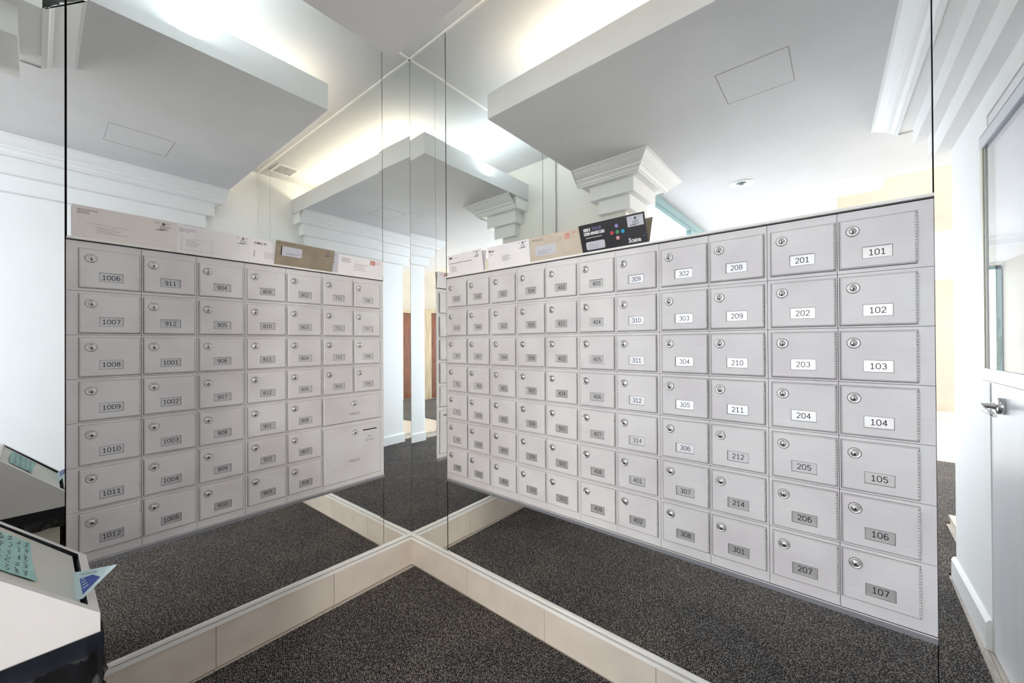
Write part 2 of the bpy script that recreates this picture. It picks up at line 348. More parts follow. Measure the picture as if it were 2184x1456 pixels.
# floor-level base tiles and trim under the mirrors
def basewall(name, rz, x0, x1, joints, left):
    b = MB(); js = [x0] + joints + [x1]
    def zt(x): return 0.149 + (0.019 * (-x) if left else 0.0)
    for a, c in zip(js, js[1:]):
        a2, c2 = a + 0.0011, c - 0.0011
        k = b.mi('tile'); v = [b.bm.verts.new(p) for p in ((a2, -0.004, 0), (c2, -0.004, 0), (c2, 0.02, 0), (a2, 0.02, 0), (a2, -0.004, zt(a2)), (c2, -0.004, zt(c2)), (c2, 0.02, zt(c2)), (a2, 0.02, zt(a2)))]
        for q in ((0, 3, 2, 1), (4, 5, 6, 7), (0, 1, 5, 4), (1, 2, 6, 5), (2, 3, 7, 6), (3, 0, 4, 7)): f = b.bm.faces.new([v[i] for i in q]); f.material_index = k
    b.box((x0, -0.0015, 0), (x1, 0.02, 0.145), 'grout')
    b.box((x0, -0.0055, 0), (x1, -0.001, 0.0022), 'grout')
    return struct(b.build(name, rz=rz))
basewall('baseboard_left', RZ_L, -1.52, 0.0, [-1.40, -0.927, -0.457], True)
basewall('baseboard_right', RZ_R, 0.0, 2.376, [0.463, 0.935, 1.405, 1.875], False)
def jtrim(name, rz, x0, x1, left):
    b = MB()
    def zz(x, z): return z + (0.019 * (-x) if left else 0.0)
    def bar(y0, z0, y1, z1, m):
        k = b.mi(m); v = [b.bm.verts.new(p) for p in ((x0, y0, zz(x0, z0)), (x1, y0, zz(x1, z0)), (x1, y1, zz(x1, z0)), (x0, y1, zz(x0, z0)), (x0, y0, zz(x0, z1)), (x1, y0, zz(x1, z1)), (x1, y1, zz(x1, z1)), (x0, y1, zz(x0, z1)))]
        for q in ((0, 3, 2, 1), (4, 5, 6, 7), (0, 1, 5, 4), (1, 2, 6, 5), (2, 3, 7, 6), (3, 0, 4, 7)): f = b.bm.faces.new([v[i] for i in q]); f.material_index = k
    bar(-0.010, 0.149, 0.02, 0.163, 'trimw'); bar(-0.0015, 0.163, 0.02, 0.1685, 'hinge'); bar(-0.0065, 0.1685, 0.02, 0.180, 'trimw')
    return struct(b.build(name, rz=rz))
jtrim('trim_6', RZ_L, -1.52, -0.0, True)
jtrim('trim_7', RZ_R, 0.0, 2.376, False)
# metal channels above and below each bank
def channels(name, rz, x0, x1):
    b = MB()
    b.box((x0, -0.012, 1.6135), (x1, 0.004, 1.6185), 'trimw'); b.box((x0, -0.012, 1.6185), (x1, -0.0108, 1.6205), 'trimw')
    b.box((x0, -0.006, 0.5500), (x1, 0.004, 0.5655), 'shadealu'); b.box((x0, -0.0075, 0.5642), (x1, -0.006, 0.5660), 'trimw')  # shade under the bank and the edge highlight are put into these colours
    return struct(b.build(name, rz=rz))
channels('trim_8', RZ_L, -1.3135, -0.1815); channels('trim_9', RZ_R, 0.3172, 2.0738)
# thin cornice bead where mirrors meet the upper ceiling
b = MB(); b.box((-1.52, -0.006, ZT - 0.006), (0, 0.01, ZT + 0.004), 'trimw'); struct(b.build('trim_10', rz=RZ_L))
b = MB(); b.box((0, -0.006, ZT - 0.006), (2.36, 0.01, ZT + 0.004), 'trimw'); struct(b.build('trim_11', rz=RZ_R))

# ================================================================== MIRRORS
def mirror(rz, x0, x1, z0, z1, label, dz=0.0, cl=None):
    b = MB(); g = 0.0008
    p = x0 if x0 > 1.5 else 0.0     # the panel hangs from this edge
    b.box((x0 + g - p, 0.0, z0), (x1 - g - p, 0.006, z1), 'mirror')
    o = b.build('mirror_panel', loc=(p * math.cos(rz), p * math.sin(rz), 0), rz=rz + dz)
    return tag(o, label, 'mirror', 'wall mirror panels')
mirror(RZ_L, -0.1813, 0.0, ZB, ZT - 0.006, 'narrow full height mirror strip left of the room corner', 0.005)
mirror(RZ_L, -1.3130, -0.1817, 1.6190, ZT - 0.006, 'mirror above the left bank of mailboxes')
def lowleft():
    b = MB(); k = b.mi('mirror'); x0, x1 = -1.3122, -0.1825
    z = lambda x: 0.181 + 0.019 * (-x)
    v = [b.bm.verts.new(p) for p in ((x0, 0, z(x0)), (x1, 0, z(x1)), (x1, 0.006, z(x1)), (x0, 0.006, z(x0)), (x0, 0, 0.550), (x1, 0, 0.550), (x1, 0.006, 0.550), (x0, 0.006, 0.550))]
    for q in ((0, 3, 2, 1), (4, 5, 6, 7), (0, 1, 5, 4), (1, 2, 6, 5), (2, 3, 7, 6), (3, 0, 4, 7)): f = b.bm.faces.new([v[i] for i in q]); f.material_index = k
    return tag(b.build('mirror_panel', rz=RZ_L), 'mirror under the left bank of mailboxes reflecting dark carpet', 'mirror', 'wall mirror panels')
lowleft()
mirror(RZ_L, -1.507, -1.3165, 0.212, ZT - 0.006, 'mirror left of the left mailbox bank, reflecting the waste bin')
mirror(RZ_R, 0.0, 0.3153, ZB, ZT - 0.006, 'narrow full height mirror strip right of the room corner', -0.009)
mirror(RZ_R, 0.3165, 2.0735, 1.6190, ZT - 0.006, 'mirror above the right bank of mailboxes')
mirror(RZ_R, 0.3165, 2.0742, ZB, 0.550, 'mirror under the right bank of mailboxes reflecting dark carpet')
mirror(RZ_R, 2.0746, 2.378, ZB, ZT - 0.006, 'mirror right of the right mailbox bank, reflecting the door', -0.006)

# ================================================================== MAILBOXES
def digit_strokes(ch):
    def arc(cx, cy, rx, ry, a0, a1, n=8): return [(cx + rx * math.cos(math.radians(a0 + (a1 - a0) * i / n)), cy + ry * math.sin(math.radians(a0 + (a1 - a0) * i / n))) for i in range(n + 1)]
    W, H = 0.60, 1.0; r = 0.22
    D = {
     '0': [arc(.3, .72, .28, .28, 0, 180) + arc(.3, .28, .28, .28, 180, 360) + [(.58, .72)]],
     '1': [[(.12, .80), (.32, 1.0), (.32, 0)], [(.10, 0), (.54, 0)]],
     '2': [arc(.3, .73, .27, .27, 165, -35) + [(.04, .02), (.04, 0), (.58, 0)]],
     '3': [arc(.29, .76, .25, .24, 150, -85) + arc(.29, .27, .29, .27, 85, -155)],
     '4': [[(.44, 0), (.44, 1.0), (.02, .30), (.60, .30)]],
     '5': [[(.54, 1.0), (.10, 1.0), (.07, .56)] + arc(.30, .32, .28, .31, 125, -150)],
     '6': [arc(.33, .70, .28, .30, 55, 170) + [(.04, .35)] + arc(.31, .31, .27, .31, 180, 540, 12)],
     '7': [[(.03, 1.0), (.57, 1.0), (.24, 0)]],
     '8': [arc(.3, .76, .24, .24, -90, 270, 12), arc(.3, .27, .28, .27, 90, 450, 12)],
     '9': [arc(.29, .69, .27, .31, 0, 360, 12) + [(.56, .65)] + arc(.27, .30, .29, .30, 10, -125)],
    }
    return D[ch]
DW, DH, DT = 0.1440, 0.1275, 0.0070
PLX, PLZ, PLW, PLH = 0.0455, -0.0755, 0.0555, 0.0290   # plate window, from door top-left
def door_mesh(w_, h_, window=True, ch=0.0036):
    b = MB(); x0, x1, z1, z0 = 0, w_, 0, -h_; f = -DT
    def q(*p, m='panel'): b.face(p, m)
    # chamfered rim
    o = [(x0, 0, z0), (x1, 0, z0), (x1, 0, z1), (x0, 0, z1)]
    s = [(x0, f + ch, z0), (x1, f + ch, z0), (x1, f + ch, z1), (x0, f + ch, z1)]
    i = [(x0 + ch, f, z0 + ch), (x1 - ch, f, z0 + ch), (x1 - ch, f, z1 - ch), (x0 + ch, f, z1 - ch)]
    for k in range(4):
        l = (k + 1) % 4
        q(o[k], o[l], s[l], s[k]); q(s[k], s[l], i[l], i[k])
    if window:
        a, c, t, d = PLX, PLX + PLW, PLZ, PLZ - PLH; X0, X1, Z0, Z1 = x0 + ch, x1 - ch, z0 + ch, z1 - ch
        q((X0, f, Z0), (X1, f, Z0), (X1, f, d), (X0, f, d)); q((X0, f, t), (X1, f, t), (X1, f, Z1), (X0, f, Z1))
        q((X0, f, d), (a, f, d), (a, f, t), (X0, f, t)); q((c, f, d), (X1, f, d), (X1, f, t), (c, f, t))
        g = f + 0.0050; e_ = 0.0007; y_ = f - 0.00015
        for (ax, az, bx, bz) in ((a - e_, t, c + e_, t + e_), (a - e_, d - e_, c + e_, d), (a - e_, d, a, t), (c, d, c + e_, t)): q((ax, y_, az), (bx, y_, az), (bx, y_, bz), (ax, y_, bz), m='seam')  # dark outline painted round the window as part of the recess shadow
        for p, r_ in (((a, d), (c, d)), ((c, d), (c, t)), ((c, t), (a, t)), ((a, t), (a, d))):
            q((p[0], f, p[1]), (r_[0], f, r_[1]), (r_[0], g, r_[1]), (p[0], g, p[1]), m='hinge')  # recess walls darkened in colour to deepen the shadow round the plate
    else:
        q(*i)
    return b.mesh('door', recalc=True)
door_me = door_mesh(DW, DH)
def plate_mesh(num):
    b = MB(); y = -DT + 0.0042
    b.box((PLX - 0.001, y, PLZ - PLH - 0.001), (PLX + PLW + 0.001, y + 0.001, PLZ + 0.001), 'plate')
    h = 0.0140; wd = h * 0.60; adv = h * 0.80; n = len(num); x = PLX + PLW / 2 - (adv * (n - 1) + wd) / 2; z = PLZ - PLH / 2 - h / 2
    for c in num:
        for st in digit_strokes(c):
            b.ribbon([(x + p[0] * h, z + p[1] * h) for p in st], h * 0.125, 'ink', lambda u, v: (u, y - 0.0002, v))
        x += adv
    return b.mesh('number_plate', recalc=False)
def lock_mesh():
    b = MB()
    b.lathe([(0.0001, 0), (0.0140, 0), (0.0140, -0.0005), (0.0001, -0.0005)], 'seam', n=28)
    b.lathe([(0.0001, 0), (0.0130, 0), (0.0134, -0.0012), (0.0126, -0.0030), (0.0104, -0.0036), (0.0100, -0.0030), (0.0078, -0.0028), (0.0074, -0.0040), (0.0001, -0.0042)], 'lockm', n=28)
    b.box((-0.0009, -0.0047, -0.0046), (0.0009, -0.0040, 0.0030), 'ink'); b.box((-0.0009, -0.0046, -0.0034), (0.0026, -0.0040, -0.0010), 'ink')
    for k in range(5):
        b.box((-0.0048 + k * 0.0021, -0.00372, 0.0083), (-0.0036 + k * 0.0021, -0.0030, 0.0097), 'inkg')
    return b.mesh('lock')
lock_me = lock_mesh()
def hinge_mesh(h_):
    b = MB(); n = 16; s = (h_ - 0.012) / n
    for k in range(n):
        z0 = -0.008 - k * s
        b.lathe([(0.0001, z0), (0.0018, z0), (0.0018, z0 - s + 0.0007), (0.0001, z0 - s + 0.0007)], 'knuckle', n=8, axis='z')
    b.box((-0.0012, 0.0008, -h_ + 0.004), (0.0012, 0.003, -0.007), 'ink')
    return b.mesh('hinge')
hinge_me = hinge_mesh(DH)
frame_cache = {}
def frame_mesh(l, r, t, d, w_=DW, h_=DH):
    """frame plate round the door; l/r/t/d: margins from the door edges, origin = door top-left"""
    key = tuple(round(v, 4) for v in (l, r, t, d, w_, h_))
    if key not in frame_cache:
        b = MB(); g = 0.0006; T = 0.020
        X0, X1, Z1, Z0 = -l + g, w_ + r - g, t - g, -h_ - d + g
        e = 0.0006
        b.box((X0, 0, Z0), (X1, T, Z1), 'panel')
        # dark shadow line between door and frame
        b.box((-0.0011, -0.0008, -h_ - 0.0015), (w_ + 0.0010, 0.0002, 0.0005), 'seam')
        frame_cache[key] = b.mesh('front_frame')
    return frame_cache[key]
RLINES = [1.610] + [1.4480 - 0.1428 * k for k in range(6)] + [0.5662]
def dtop(r): return 1.5870 if r == 0 else RLINES[r] - 0.0090
def ordw(n): return ['top', 'second', 'third', 'fourth', 'fifth', 'sixth', 'bottom'][n]
def mailbox(rz, x, r, num, lx, rx, gap_l, gap_r, label, group):
    z = dtop(r); c, s = math.cos(rz), math.sin(rz)
    off = 0.0025
    o = empty('mailbox', (x * c + off * s, x * s - off * c, z), rz, label, 'mailbox', group)
    put('front_frame', frame_mesh(x - lx, rx - x - DW, RLINES[r] - z, (z - DH) - RLINES[r + 1]), o)
    d = put('door', door_me, o)
    put('number_plate', plate_mesh(num), d, label=None)
    put('lock', lock_me, d, (0.0265, -DT, -0.0310))
    put('hinge', hinge_me, d, (DW - 0.0012, -DT + 0.0008, 0))
    return o
LX = [-1.287, -1.1345, -0.978, -0.8175, -0.662, -0.504, -0.3490]
LB = [-1.3150, -1.1395, -0.9845, -0.8260, -0.6685, -0.5110, -0.3550, -0.1810]
LN = [['1006', '1007', '1008', '1009', '1010', '1011', '1012'], ['911', '912', '1001', '1002', '1003', '1004', '1005'],
      ['904', '905', '906', '907', '908', '909', '910'], ['809', '810', '811', '812', '901', '902', '903'],
      ['802', '803', '804', '805', '806', '807', '808'], ['710', '711', '712', '801'], ['706', '707', '708', '709']]
RX = [0.3297, 0.4825, 0.6433, 0.8035, 0.9576, 1.1168, 1.2723, 1.4341, 1.5873, 1.7485, 1.9015]
RB = [0.3167, 0.4783, 0.6370, 0.7975, 0.9525, 1.1105, 1.2665, 1.4258, 1.5822, 1.7393, 1.8970, 2.0745]
RN = [['612', '614', '701', '702', '703', '704', '705'], ['605', '606', '607', '608', '609', '610', '611'], ['511', '512', '514', '601', '602', '603', '604'],
      ['504', '505', '506', '507', '508', '509', '510'], ['410', '411', '412', '414', '501', '502', '503'], ['403', '404', '405', '406', '407', '408', '409'],
      ['309', '310', '311', '312', '314', '401', '402'], ['302', '303', '304', '305', '306', '307', '308'], ['208', '209', '210', '211', '212', '214', '301'],
      ['201', '202', '203', '204', '205', '206', '207'], ['101', '102', '103', '104', '105', '106', '107']]
for names, xs, bs, rz, side in ((LN, LX, LB, RZ_L, 'left'), (RN, RX, RB, RZ_R, 'right')):
    for ci, colm in enumerate(names):
        for r, num in enumerate(colm):
            mailbox(rz, xs[ci], r, num, bs[ci], bs[ci + 1], 0, 0,
                    'silver apartment mailbox with number plate %s, in the %s mailbox bank' % (num, side), 'mailboxes of the %s wall bank' % side)
# office and parcel compartments
def big_box(x0, x1, ztop, zbot, mx0, mx1, mz1, mz0, name, texts, lockp, slot, label):
    c, s = math.cos(RZ_L), math.sin(RZ_L); w_, h_ = x1 - x0, ztop - zbot
    o = empty(name, (x0 * c + 0.0025 * s, x0 * s - 0.0025 * c, ztop), RZ_L, label, 'mailbox', 'mailboxes of the left wall bank')
    put('front_frame', frame_mesh(x0 - mx0, mx1 - x1, mz1 - ztop, zbot - mz0, w_, h_), o)
    d = put('door', door_mesh(w_, h_, False), o)
    put('lock', lock_me, d, (lockp[0], -DT, lockp[1]))
    b = MB()
    for t, px, pz, sz in texts:
        b.text(t, sz, 'inkg', lambda u, v: (u, -DT - 0.0003, v), px, pz, 'CENTER')
    put('engraved_lettering', b.mesh('engraved_lettering', recalc=False), d)
    if slot:
        b = MB(); b.box((slot[0], -DT - 0.0006, slot[2]), (slot[1], -DT + 0.001, slot[3]), 'ink'); put('key_slot', b.mesh('key_slot'), d)
    return o
big_box(-0.507, -0.207, 1.0065, 0.8790, -0.5110, -0.1810, RLINES[4], RLINES[5], 'office_mailbox', [('OFFICE', 0.155, -0.094, 0.0175)], (0.154, -0.037), None,
        'wide silver mailbox engraved OFFICE, above the parcel compartment')
big_box(-0.505, -0.204, 0.8560, 0.5900, -0.5110, -0.1810, RLINES[5], RLINES[7], 'parcel_compartment', [('PARCEL', 0.155, -0.180, 0.0185), ('KEY', 0.238, -0.070, 0.0125), ('RETURN', 0.238, -0.089, 0.0125)], (0.155, -0.033), (0.199, 0.277, -0.0330, -0.0275),
        'large silver compartment engraved PARCEL with black key return slot')

# ================================================================== ENVELOPES
def envelope(rz, x0, x1, z0, h, tilt, mat, label, decor=None, foot=0.0035, lean=-0.11, name='envelope', thick=0.0012, group='letters standing above the mailboxes', skew=0.0, layer=0.0, back=None):
    """stands on the channel, leans back on the mirror; local x right, -y out"""
    w_ = x1 - x0; c, s = math.cos(rz), math.sin(rz)
    yb = -(foot + layer)
    o = bpy.data.objects.new(name, None)
    b = MB()
    b.box((0, -thick / 2, 0), (w_, thick / 2, h), mat)
    b.bm.edges.ensure_lookup_table()
    # flap line on the back
    b.face([(0, thick / 2 + 0.0003, h), (w_, thick / 2 + 0.0003, h), (w_ * .62, thick / 2 + 0.0003, h * .45), (w_ * .38, thick / 2 + 0.0003, h * .45)], back or mat)
    if back: b.face([(0.001, thick / 2 + 0.0001, 0.001), (w_ - 0.001, thick / 2 + 0.0001, 0.001), (w_ - 0.001, thick / 2 + 0.0001, h - 0.001), (0.001, thick / 2 + 0.0001, h - 0.001)], back)
    o = b.build(name); 
    o.rotation_mode = 'XYZ'
    R = Matrix.Rotation(rz, 4, 'Z') @ Matrix.Translation((x0, yb, z0)) @ Matrix.Rotation(-lean, 4, 'X') @ Matrix.Rotation(tilt, 4, 'Y')
    o.matrix_world = R
    tag(o, label, 'envelope', group)
    pl = lambda u, v: (u, -thick / 2 - 0.0003, v)
    pl2 = lambda u, v: (u, -thick / 2 - 0.0006, v)
    if decor:
        for pname, fn in decor(w_, h).items():
            bb = MB(); fn(bb, pl, pl2); p = put(pname, bb.mesh(pname, recalc=False), o)
    return o
def lines(b, pl, x, z, n, w_, gap, th, m, seed=0):
    rr = random.Random(seed + int(x * 1000) + n)
    for i in range(n):
        xx = x; end = x + w_ * rr.uniform(0.55, 1.0)
        while xx < end:
            l = rr.uniform(0.004, 0.011); b.ribbon([(xx, z - i * gap), (min(xx + l, end), z - i * gap)], th, m, pl); xx += l + 0.0018
def postage(b, pl, pl2, x, z, w_, h_, m='print', bg=None):
    if bg: b.face([pl(x, z), pl(x + w_, z), pl(x + w_, z + h_), pl(x, z + h_)], bg)
    rr = random.Random(int(x * 5000))
    b.disc((x + w_ * .52, z + h_ * .78), h_ * .15, m, pl2); b.disc((x + w_ * .54, z + h_ * .78), h_ * .065, bg or 'whitep', lambda u, v: pl2(u, v) if True else None)
    lines(b, pl2, x + w_ * .32, z + h_ * .50, 3, w_ * .62, h_ * .16, h_ * .05, m, 3)
    lines(b, pl2, x + w_ * .12, z + h_ * .10, 1, w_ * .75, 0.003, h_ * .07, m, 4)
    lines(b, pl2, x + w_ * .02, z + h_ * .92, 2, w_ * .36, h_ * .12, h_ * .04, 'printl', 5)
    lines(b, pl2, x + w_ * .68, z + h_ * .92, 2, w_ * .30, h_ * .12, h_ * .04, 'printl', 6)
def rrect(b, pl, x, z, w_, h_, r, m):
    pts = []
    for cx, cz, a in ((x + w_ - r, z + r, -90), (x + w_ - r, z + h_ - r, 0), (x + r, z + h_ - r, 90), (x + r, z + r, 180)):
        for i in range(5): t = math.radians(a + 22.5 * i); pts.append(pl(cx + r * math.cos(t), cz + r * math.sin(t)))
    b.face(pts, m)
ZE = 1.6187
def dec_l1(w_, h):
    def p(b, pl, pl2):
        lines(b, pl, 0.012, h - 0.012, 1, 0.075, 0.005, 0.0018, 'print', 1); lines(b, pl, 0.012, h - 0.018, 2, 0.035, 0.005, 0.0016, 'print', 2)
        b.ribbon([(0.03, h * .50), (0.13, h * .47)], 0.0008, 'printl', pl); lines(b, pl, 0.055, h * .40, 4, 0.075, 0.0055, 0.0012, 'printl', 8)
    return {'printed_address': p, 'postage_mark': lambda b, pl, pl2: postage(b, pl, pl2, w_ - 0.062, h - 0.040, 0.048, 0.032)}
envelope(RZ_L, -1.303, -1.045, ZE, 0.104, 0.0, 'paperc', 'large greyish cream envelope at the far left above mailbox 1006', dec_l1, layer=0.002, thick=0.002, group=None)
def dec_l2(w_, h):
    def p(b, pl, pl2):
        lines(b, pl, 0.014, h - 0.014, 3, 0.05, 0.005, 0.0014, 'printl', 3)
        rr = [(0.02, 0.052), (0.115, 0.052), (0.115, 0.010), (0.02, 0.010), (0.02, 0.052)]; b.ribbon(rr, 0.0005, 'printl', pl); lines(b, pl, 0.035, 0.046, 5, 0.05, 0.005, 0.0010, 'printl', 9)
    return {'printed_address': p, 'postage_mark': lambda b, pl, pl2: postage(b, pl, pl2, w_ - 0.052, h - 0.036, 0.044, 0.030)}
envelope(RZ_L, -1.052, -0.806, ZE, 0.100, 0.0, 'paperw', 'white window envelope between the greyish cream envelope and the bank letter', dec_l2, layer=0.0, group=None)
def dec_l3(w_, h):
    def logo(b, pl, pl2):
        b.text('CIBC', 0.0125, 'print', pl, 0.016, h - 0.020, bold=0.0005, sx=1.2)
        b.ribbon([(0.0535, h - 0.0155), (0.0575, h - 0.0115), (0.0615, h - 0.0155), (0.0575, h - 0.0195), (0.0535, h - 0.0155)], 0.0022, 'print', pl)
    def p(b, pl, pl2):
        b.face([pl(0.002, h * .50), pl(0.075, h * .52), pl(0.055, h * .97), pl(0.002, h - 0.001)], 'pinkprint')
        lines(b, pl2, 0.055, 0.046, 5, 0.05, 0.0055, 0.0012, 'printl', 5); b.ribbon([(0.018, 0.022), (0.018, 0.048)], 0.0035, 'printl', pl2)
    return {'printed_address': p, 'logo': logo}
def fix_l3(w_, h):
    d = dec_l3(w_, h)
    lg = d['logo']
    def p(b, pl, pl2): lines(b, pl2, 0.055, 0.046, 5, 0.05, 0.0055, 0.0012, 'printl', 5); b.ribbon([(0.018, 0.022), (0.018, 0.048)], 0.0030, 'printl', pl2)
    return {'printed_address': p, 'logo': lg}
envelope(RZ_L, -0.812, -0.585, ZE, 0.096, 0.0, 'paperw', 'white envelope with black bank lettering, partly behind the brown envelope', fix_l3, layer=0.001, group=None)
def dec_l4(w_, h):
    def win(b, pl, pl2):
        rrect(b, pl, 0.022, h * .42, 0.088, 0.040, 0.004, 'ink'); rrect(b, pl2, 0.026, h * .42, 0.084, 0.040, 0.004, 'window')
        lines(b, lambda u, v: (u, pl2(u, v)[1] - 0.0003, v), 0.045, h * .42 + 0.013, 2, 0.06, 0.005, 0.0012, 'print', 7)
    def p(b, pl, pl2):
        b.box((0.010, pl(0, 0)[1] - 0.0002, h - 0.011), (0.014, pl(0, 0)[1], h - 0.007), 'print'); b.box((0.020, pl(0, 0)[1] - 0.0002, h - 0.011), (0.024, pl(0, 0)[1], h - 0.007), 'print')
        lines(b, pl, 0.030, h - 0.008, 2, 0.065, 0.005, 0.0014, 'print', 8)
    return {'address_window': win, 'printed_address': p, 'postage_mark': lambda b, pl, pl2: postage(b, pl, pl2, w_ - 0.052, h - 0.036, 0.046, 0.030)}
envelope(RZ_L, -0.718, -0.463, ZE + 0.001, 0.106, 0.010, 'kraft', 'tilted brown envelope with address window, above mailbox 802', dec_l4, layer=0.0030, lean=-0.22, group=None)
envelope(RZ_L, -0.500, -0.436, ZE, 0.094, 0.0, 'window', 'narrow bluish envelope end showing right of the brown envelope',
         lambda w_, h: {'printed_address': lambda b, pl, pl2: b.ribbon([(w_ - 0.028, h * .55), (w_ - 0.012, h * .54)], 0.0016, 'print', pl)}, layer=0.003, group=None)
def dec_l6(w_, h):
    return {'printed_address': lambda b, pl, pl2: (lines(b, pl, 0.018, h - 0.014, 5, 0.06, 0.0048, 0.0014, 'print', 2), lines(b, pl, 0.085, h * .62, 4, 0.10, 0.0095, 0.0018, 'printl', 5)),
            'postage_mark': lambda b, pl, pl2: (b.face([pl(w_ - 0.078, h - 0.030), pl(w_ - 0.050, h - 0.030), pl(w_ - 0.050, h - 0.006), pl(w_ - 0.078, h - 0.006)], 'redprint'), lines(b, pl2, w_ - 0.046, h - 0.010, 3, 0.04, 0.006, 0.0014, 'redprint', 2),
             lines(b, pl2, w_ - 0.075, h - 0.011, 4, 0.024, 0.005, 0.0013, 'whitep', 1))}
envelope(RZ_L, -0.436, -0.185, ZE, 0.096, 0.0, 'paperw', 'white envelope with red postage mark nearest the corner on the left', dec_l6, layer=0.0, group=None)
# right bank
def dec_r1(w_, h):
    return {'printed_address': lambda b, pl, pl2: (b.box((0.012, pl(0, 0)[1] - 0.0002, h - 0.022), (0.034, pl(0, 0)[1], h - 0.014), 'print'), lines(b, pl, 0.04, h - 0.020, 1, 0.05, 0.005, 0.0014, 'printl', 1),
              lines(b, pl, 0.012, h * .58, 1, 0.165, 0.004, 0.0024, 'print', 2), lines(b, pl, 0.020, h * .43, 5, 0.06, 0.006, 0.0013, 'print', 3)),
            'postage_mark': lambda b, pl, pl2: postage(b, pl, pl2, w_ - 0.062, h - 0.036, 0.050, 0.032)}
def torn(rz, x0, label):
    w_, h = 0.248, 0.108; thick = 0.0012
    b = MB(); poly = [(0, 0), (w_, 0), (w_ - 0.004, h), (w_ * .72, h), (w_ * .66, h * .93), (w_ * .56, h * 1.0), (w_ * .50, h * .985), (w_ * .44, h * 1.0), (w_ * .40, h * .97), (0.0, h * .97)]
    b.prism(poly, -thick / 2, thick / 2, 'y', 'paperw'); o = b.build('envelope')
    o.matrix_world = Matrix.Rotation(rz, 4, 'Z') @ Matrix.Translation((x0, -0.0045, ZE)) @ Matrix.Rotation(0.13, 4, 'X') @ Matrix.Rotation(-0.0, 4, 'Y')
    tag(o, label, 'envelope'); pl = lambda u, v: (u, -thick / 2 - 0.0003, v); pl2 = lambda u, v: (u, -thick / 2 - 0.0006, v)
    for pn, fn in dec_r1(w_, h).items():
        bb = MB(); fn(bb, pl, pl2); put(pn, bb.mesh(pn, recalc=False), o)
torn(RZ_R, 0.345, 'white torn-open envelope nearest the corner above mailboxes 612 and 605')
def dec_r2(w_, h):
    return {'logo': lambda b, pl, pl2: b.text('Music', 0.0165, 'print', pl, 0.008, h - 0.026, bold=0.0004, sx=0.9), 'printed_address': lambda b, pl, pl2: (lines(b, pl, 0.012, h - 0.034, 3, 0.03, 0.004, 0.0012, 'printl', 1), lines(b, pl, 0.088, h * .50, 5, 0.06, 0.0052, 0.0014, 'print', 3)),
            'postage_mark': lambda b, pl, pl2: postage(b, pl, pl2, w_ - 0.062, h - 0.036, 0.052, 0.032)}
envelope(RZ_R, 0.626, 0.874, ZE, 0.104, 0.0, 'paperw', 'white envelope printed Music, left of the manila envelope', dec_r2, layer=0.001, group=None)
def dec_r3(w_, h):
    return {'address_window': lambda b, pl, pl2: (rrect(b, pl, 0.028, h * .22, 0.105, 0.040, 0.004, 'window'), lines(b, pl2, 0.040, h * .40, 3, 0.075, 0.006, 0.0020, 'printl', 3)),
            'printed_address': lambda b, pl, pl2: (b.box((0.016, pl(0, 0)[1] - 0.0002, h - 0.016), (0.020, pl(0, 0)[1], h - 0.011), 'print'), b.box((0.025, pl(0, 0)[1] - 0.0002, h - 0.016), (0.029, pl(0, 0)[1], h - 0.011), 'print'), lines(b, pl, 0.034, h - 0.013, 2, 0.045, 0.005, 0.0016, 'print', 4)),
            'postage_mark': lambda b, pl, pl2: (lines(b, pl, w_ - 0.115, h - 0.018, 4, 0.03, 0.005, 0.0013, 'printl', 4), b.face([pl(w_ - 0.080, h - 0.034), pl(w_ - 0.058, h - 0.034), pl(w_ - 0.058, h - 0.012), pl(w_ - 0.080, h - 0.012)], 'redprint'),
              lines(b, pl2, w_ - 0.078, h - 0.016, 4, 0.018, 0.005, 0.0012, 'whitep', 1), lines(b, pl, w_ - 0.054, h - 0.016, 3, 0.03, 0.007, 0.0013, 'redprint', 5), b.disc((w_ - 0.036, h - 0.012), 0.0035, 'redprint', pl2))}
envelope(RZ_R, 0.877, 1.134, ZE, 0.103, 0.0, 'kraftl', 'pale manila envelope with window left of the black rewards envelope', dec_r3, layer=0.0025, group=None)
